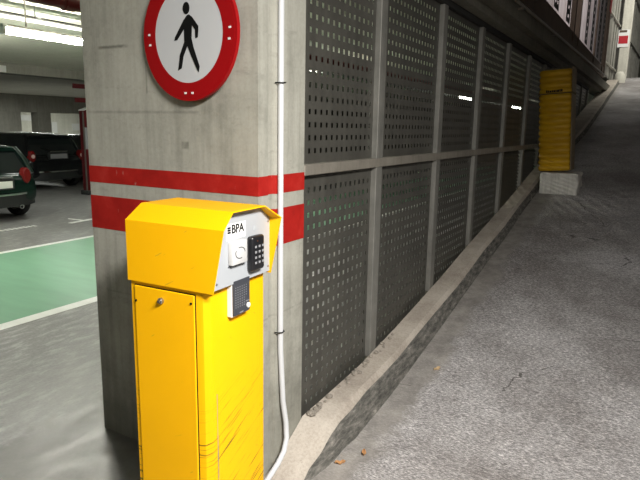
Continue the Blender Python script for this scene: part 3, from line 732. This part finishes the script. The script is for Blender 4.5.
finish('channel', bx(-5.70, -5.655, -3.5, 29, 2.615, 2.655), M_dark, tr)
bs = finish('beam_sign', bx(-11.6, -11.585, 7.07, 7.36, 2.575, 2.705), M_white, loc=(-11.59, 7.2, 2.64)); tag(bs, 'small pale rectangular plate on the garage ceiling beam', 'plate')
for y0, y1, lab in ((14.75, 15.75, 'pale far column at the left edge of the garage'), (16.55, 17.2, 'far column right of the pale column in the garage')):
    o = finish('garage_column', bx(-24.5, -24.02, y0, y1, 0, 2.02), M_conc, loc=(-24.2, (y0 + y1) / 2, 0)); tag(o, lab, 'column')
for x0_, x1_, z0_, z1_, lab in ((19.6, 20.55, 1.66, 1.96, 'upper pale painted-light board on the far garage wall'), (21.5, 21.85, 1.0, 1.62, 'narrow pale painted-light board on the far garage wall'), (22.85, 23.35, 1.15, 1.55, 'right pale painted-light board on the far garage wall')):
    o = finish('wall_light_patch', bx(-30.05, -30, x0_, x1_, z0_, z1_), M_reader, loc=(-30, x0_, z0_)); tag(o, lab, 'patch')  # pale sheets added in place of bright patches of light on the wall
rpst = thing('red_post', 'red post with a pale label standing at the pillar edge among the parked cars', 'post', (-11.2, 8.9, 0))
bm = prism(B(), [(8.74, 0.10), (9.24, 0.10), (9.24, 2.02), (9.02, 1.97), (8.74, 1.86)], 'x', -11.22, -11.08); finish('body', bm, M_red_post, rpst)
finish('label_plate', bx(-11.081, -11.074, 8.75, 9.12, 1.02, 1.50), M_key, rpst)
finish('edge_strip', bx(-11.1, -11.07, 8.722, 8.742, 0.08, 1.84), M_steel, rpst)
finish('foot', bx(-11.28, -11.02, 8.70, 9.28, 0.0, 0.10, 0.02), M_trimblack, rpst)
bm = prism(B(), [(8.74, 1.866), (9.27, 2.045), (9.27, 2.06), (8.74, 1.882)], 'x', -11.24, -11.05); finish('sloping_cap', bm, M_white, rpst)
for y, z, lab in ((8.78, 2.10, 'lower dim red hanging plate above the red post'), (8.74, 2.40, 'upper dim red plate just under the garage beam')):
    o = finish('hanging_plate', bx(-11.34, -11.32, y - 0.04, y + 0.40, z - 0.05, z + 0.05), M_red_post, loc=(-11.33, y, z)); tag(o, lab, 'plate')
    if z < 2.3: pass

# ------------------------------------------------------------------ cars
def car(name, label, loc, rz, paint, L, W, Hh, roof_paint=None, light='tail', suv=False, mini=False):
    t = thing(name, label, 'car', loc, rz)
    k = Hh / 1.25
    belt = 0.80 * k
    def ring(x, z0, z1, w0, w1, n=5):
        h = []
        prof = [(0.80, 0.0), (0.96, 0.08), (1.0, 0.35), (0.985, 0.70), (0.93, 0.94), (0.80, 1.0)]
        for s, f in prof:
            z = z0 + (z1 - z0) * f; w = (w0 + (w1 - w0) * f) * s; h.append((w, z))
        return [(x, w, z) for w, z in h] + [(x, -w, z) for w, z in reversed(h)]
    hw = W / 2; R = L / 2
    st = [(-R, 0.34, belt * .86, .86), (-R + .05, 0.26, belt * .98, .94), (-R + .25, 0.22, belt * 1.02, .99), (-R + .8, 0.20, belt * 1.02, 1), (0, 0.19, belt * 1.0, 1), (R - 1.2, 0.19, belt * .99, 1), (R - .9, .2, belt * .95, .99), (R - .35, .22, belt * .86, .95), (R - .08, .26, belt * .74, .86), (R, .34, belt * .6, .74)]
    bm = loft(B(), [ring(x, z0, z1, hw * s, hw * s) for x, z0, z1, s in st])
    o = finish('body', bm, paint, t, world=False, smooth=60); sb = o.modifiers.new('s', 'SUBSURF'); sb.levels = 2; sb.render_levels = 2
    # glasshouse
    gr_ = lambda x, z, w: [(x, w, z), (x, -w, z)]
    bot = [(-R + .13, belt * .97, hw * .88), (-R + .7, belt, hw * .93), (0.1, belt, hw * .93), (R - 1.25, belt * .97, hw * .86)]
    top = [(-R + .36, Hh - .05, hw * .72), (-R + .85, Hh - .02, hw * .77), (-.05, Hh - .02, hw * .77), (R - 1.75, Hh - .07, hw * .70)]
    bm = B(); rings = []
    for b_, u_ in zip(bot, top):
        mid = tuple((p + q) / 2 for p, q in zip(b_, u_))
        rings.append([(b_[0], b_[2], b_[1]), (mid[0], mid[2] * 1.015, mid[1]), (u_[0], u_[2], u_[1]), (u_[0], -u_[2], u_[1]), (mid[0], -mid[2] * 1.015, mid[1]), (b_[0], -b_[2], b_[1])])
    finish('windows', loft(bm, rings), M_glass, t, world=False, smooth=40)
    rr = []
    for u_ in top:
        x, z, w = u_; rr.append([(x, w + .02, z - .03), (x, w * .9, z + .02), (x, 0, z + .045), (x, -w * .9, z + .02), (x, -w - .02, z - .03), (x, 0, z - .02)])
    x, z, w = top[0]; rr.insert(0, [(x - .07, p[1] * .97, p[2] - .02) for p in rr[0]])
    finish('roof', loft(B(), rr), roof_paint or paint, t, world=False, smooth=50)
    for sx, sy in ((-R + .12, 1), (-R + .12, -1)):
        bm = tube(B(), [(sx, sy * hw * .88, belt * .96), (-R + .24, sy * hw * .81, (belt + Hh) / 2), (-R + .36, sy * hw * .725, Hh - .05)], 0.045, 8); finish('rear_pillar', bm, paint, t, world=False, smooth=50)
    wr = 0.27 * k
    for sx in (-R + .58, R - .62):
        for sy in (1, -1):
            yc = sy * (hw - .085)
            o = finish('tyre', lathe(B(), [(wr * .62, -.085), (wr * .93, -.085), (wr, -.055), (wr, .055), (wr * .93, .085), (wr * .62, .085)], (sx, yc, wr), 'y', 36, cap=False), M_tyre, t, world=False, smooth=40)
            bm = lathe(B(), [(wr * .63, -.07), (wr * .63, .07), (wr * .5, .06), (wr * .15, .075), (0, .075)] if sy > 0 else [(wr * .63, .07), (wr * .63, -.07), (wr * .5, -.06), (wr * .15, -.075), (0, -.075)], (sx, yc, wr), 'y', 24)
            finish('rim', bm, M_steel, o, world=False, smooth=40)
    # rear end (towards -x)
    bm = loft(B(), [[(-R - .05 + a * a * .18, a * hw * .93, z) for z in (.0,)] and [(-R - .065 + abs(a) ** 3 * .22, a * hw * .95, .24), (-R - .065 + abs(a) ** 3 * .22, a * hw * .95, .44), (-R + .10 + abs(a) ** 3 * .22, a * hw * .95, .46), (-R + .10 + abs(a) ** 3 * .22, a * hw * .95, .22)] for a in (-1, -.8, -.4, 0, .4, .8, 1)])
    bp_ = finish('bumper', bm, M_trimblack, t, world=False, smooth=40)
    bm = loft(B(), [[(-R - .072 + abs(a) ** 3 * .22, a * hw * .955, .425), (-R - .072 + abs(a) ** 3 * .22, a * hw * .955, .455), (-R + .0 + abs(a) ** 3 * .22, a * hw * .955, .455), (-R + .0 + abs(a) ** 3 * .22, a * hw * .955, .425)] for a in (-1, -.8, -.4, 0, .4, .8, 1)])
    finish('bumper_trim', bm, M_chrome, bp_, world=False, smooth=40)
    lf = .66 if mini else .80
    zl0, zl1 = (.60, .86) if mini else (.70, .92)
    for sy in (1, -1):
        bm = lathe(B(), [(0.0, -.02), (.085, -.018), (.10, .0), (.10, .10), (0, .10)], (0, 0, 0), 'x', 24)
        for v in bm.verts: v.co = Vector((v.co.x - R + (.0 if mini else .02), v.co.y * .72 + sy * hw * lf, v.co.z * 1.3 + (zl0 + zl1) / 2))
        tl = finish('tail_lamp', bm, M_lampred, t, world=False, smooth=40)
        bm = B(); cyl(bm, (-R - .004, sy * hw * lf, (zl0 + zl1) / 2), (-R + .02, sy * hw * lf, (zl0 + zl1) / 2), .045); finish('clear_lens', bm, M_lampclear, tl, world=False)
    zp = .60 if mini else .80
    finish('number_plate', bx(-R - .028, -R - .012, -.225, .225, zp - .055, zp + .055, .004), M_plate if mini else M_key, t, world=False)
    finish('plate_recess', bx(-R - .014, -R + .05, -.27, .27, zp - .08, zp + .09, .01), M_trimblack, t, world=False)
    finish('tailgate_handle', bx(-R - .03, -R + .03, -.24, .24, zp + .10, zp + .125, .006), M_chrome, t, world=False)
    if mini:
        bm = B(); 
        lathe(bm, [(.022, -.12), (.035, -.12), (.035, .06), (.022, .06)], (-R + .03, 0, .235), 'x', 20, cap=False)
        for v in bm.verts: v.co.y += -hw * .50 if rz == 0 else -hw * .42
        finish('exhaust_pipe', bm, M_chrome, t, world=False, smooth=40)
    finish('wiper', tube(B(), [(-R + .10, -.05, belt * 1.0), (-R + .17, .18, belt * 1.12), (-R + .2, .3, belt * 1.2)], .008, 6), M_blackmatte, t, world=False)
    return t
car('hatchback', 'green hatchback parked at the left edge beyond the green lane', (-9.02 - 1.62, 5.44, 0), PI, M_cargreen, 3.24, 1.50, 1.22, mini=True)
car('black_hatchback', 'black hatchback with a pale number plate parked beyond the green hatchback', (-12.55 - 1.8, 9.12, 0), PI, M_carblack, 3.6, 1.66, 1.33)
car('black_estate', 'dark car half hidden behind the red post and the pillar', (-12.7 - 1.9, 11.5, 0), PI, M_carblack, 3.7, 1.62, 1.28)

# ------------------------------------------------------------------ lights
def area(name, loc, target, sx, sy, power, col=(1, 1, 1), spread=180):
    d = bpy.data.lights.new(name, 'AREA'); d.shape = 'RECTANGLE'; d.size = sx; d.size_y = sy; d.energy = power; d.color = col; d.spread = math.radians(spread)
    o = bpy.data.objects.new(name, d); COL.objects.link(o); o.location = loc
    o.rotation_euler = (Vector(target) - Vector(loc)).to_track_quat('-Z', 'Y').to_euler(); return o
area('ramp_lamp', (0.85, 0.45, 2.85), (-0.8, 1.5, 0.4), 1.0, 0.22, 112, (1.0, 0.97, 0.93), 120)
area('rear_fill', (-0.6, -2.6, 2.65), (-1.2, 0.5, 0.6), 1.2, 0.25, 19, (0.98, 1.0, 0.93))  # unseen fill light added to brighten the pillar's near face
area('upper_lamp', (0.5, 16.6, 6.0), (-0.9, 18.6, 3.2), 1.5, 0.3, 120, (1.0, 0.98, 0.90), 165)
area('upper_back_lamp', (-3.2, 9.5, 5.2), (-1.3, 9.5, 4.2), 3.0, 0.3, 140, (1.0, 0.93, 0.92))
# fill lights added to brighten the garage ceiling, floor and far columns
for x, y, p in ((-8.0, 1.5, 40), (-9.4, 7.5, 30), (-21.5, 14.0, 60), (-14.0, 4.0, 40), (-18, 13.0, 50), (-27.0, 20.5, 120)):
    area('garage_fill', (x, y, 2.55), (x, y + 0.001, 0), 0.2, 1.4, p, (0.96, 1.0, 0.92))
pl_ = bpy.data.lights.new('ceiling_fill', 'POINT'); pl_.energy = 50; pl_.shadow_soft_size = 0.15; pl_.color = (0.97, 1.0, 0.9)  # unseen point light added to lift the garage ceiling
po = bpy.data.objects.new('ceiling_fill', pl_); COL.objects.link(po); po.location = (-8.4, 4.2, 2.3)
w = bpy.data.worlds.new('world'); S.world = w; w.use_nodes = True
w.node_tree.nodes['Background'].inputs[0].default_value = (0.9, 0.95, 1.0, 1); w.node_tree.nodes['Background'].inputs[1].default_value = 0.03
S.view_settings.view_transform = 'Standard'; S.view_settings.look = 'None'; S.view_settings.gamma = 1; S.view_settings.exposure = 0.0
S.view_settings.use_curve_mapping = False
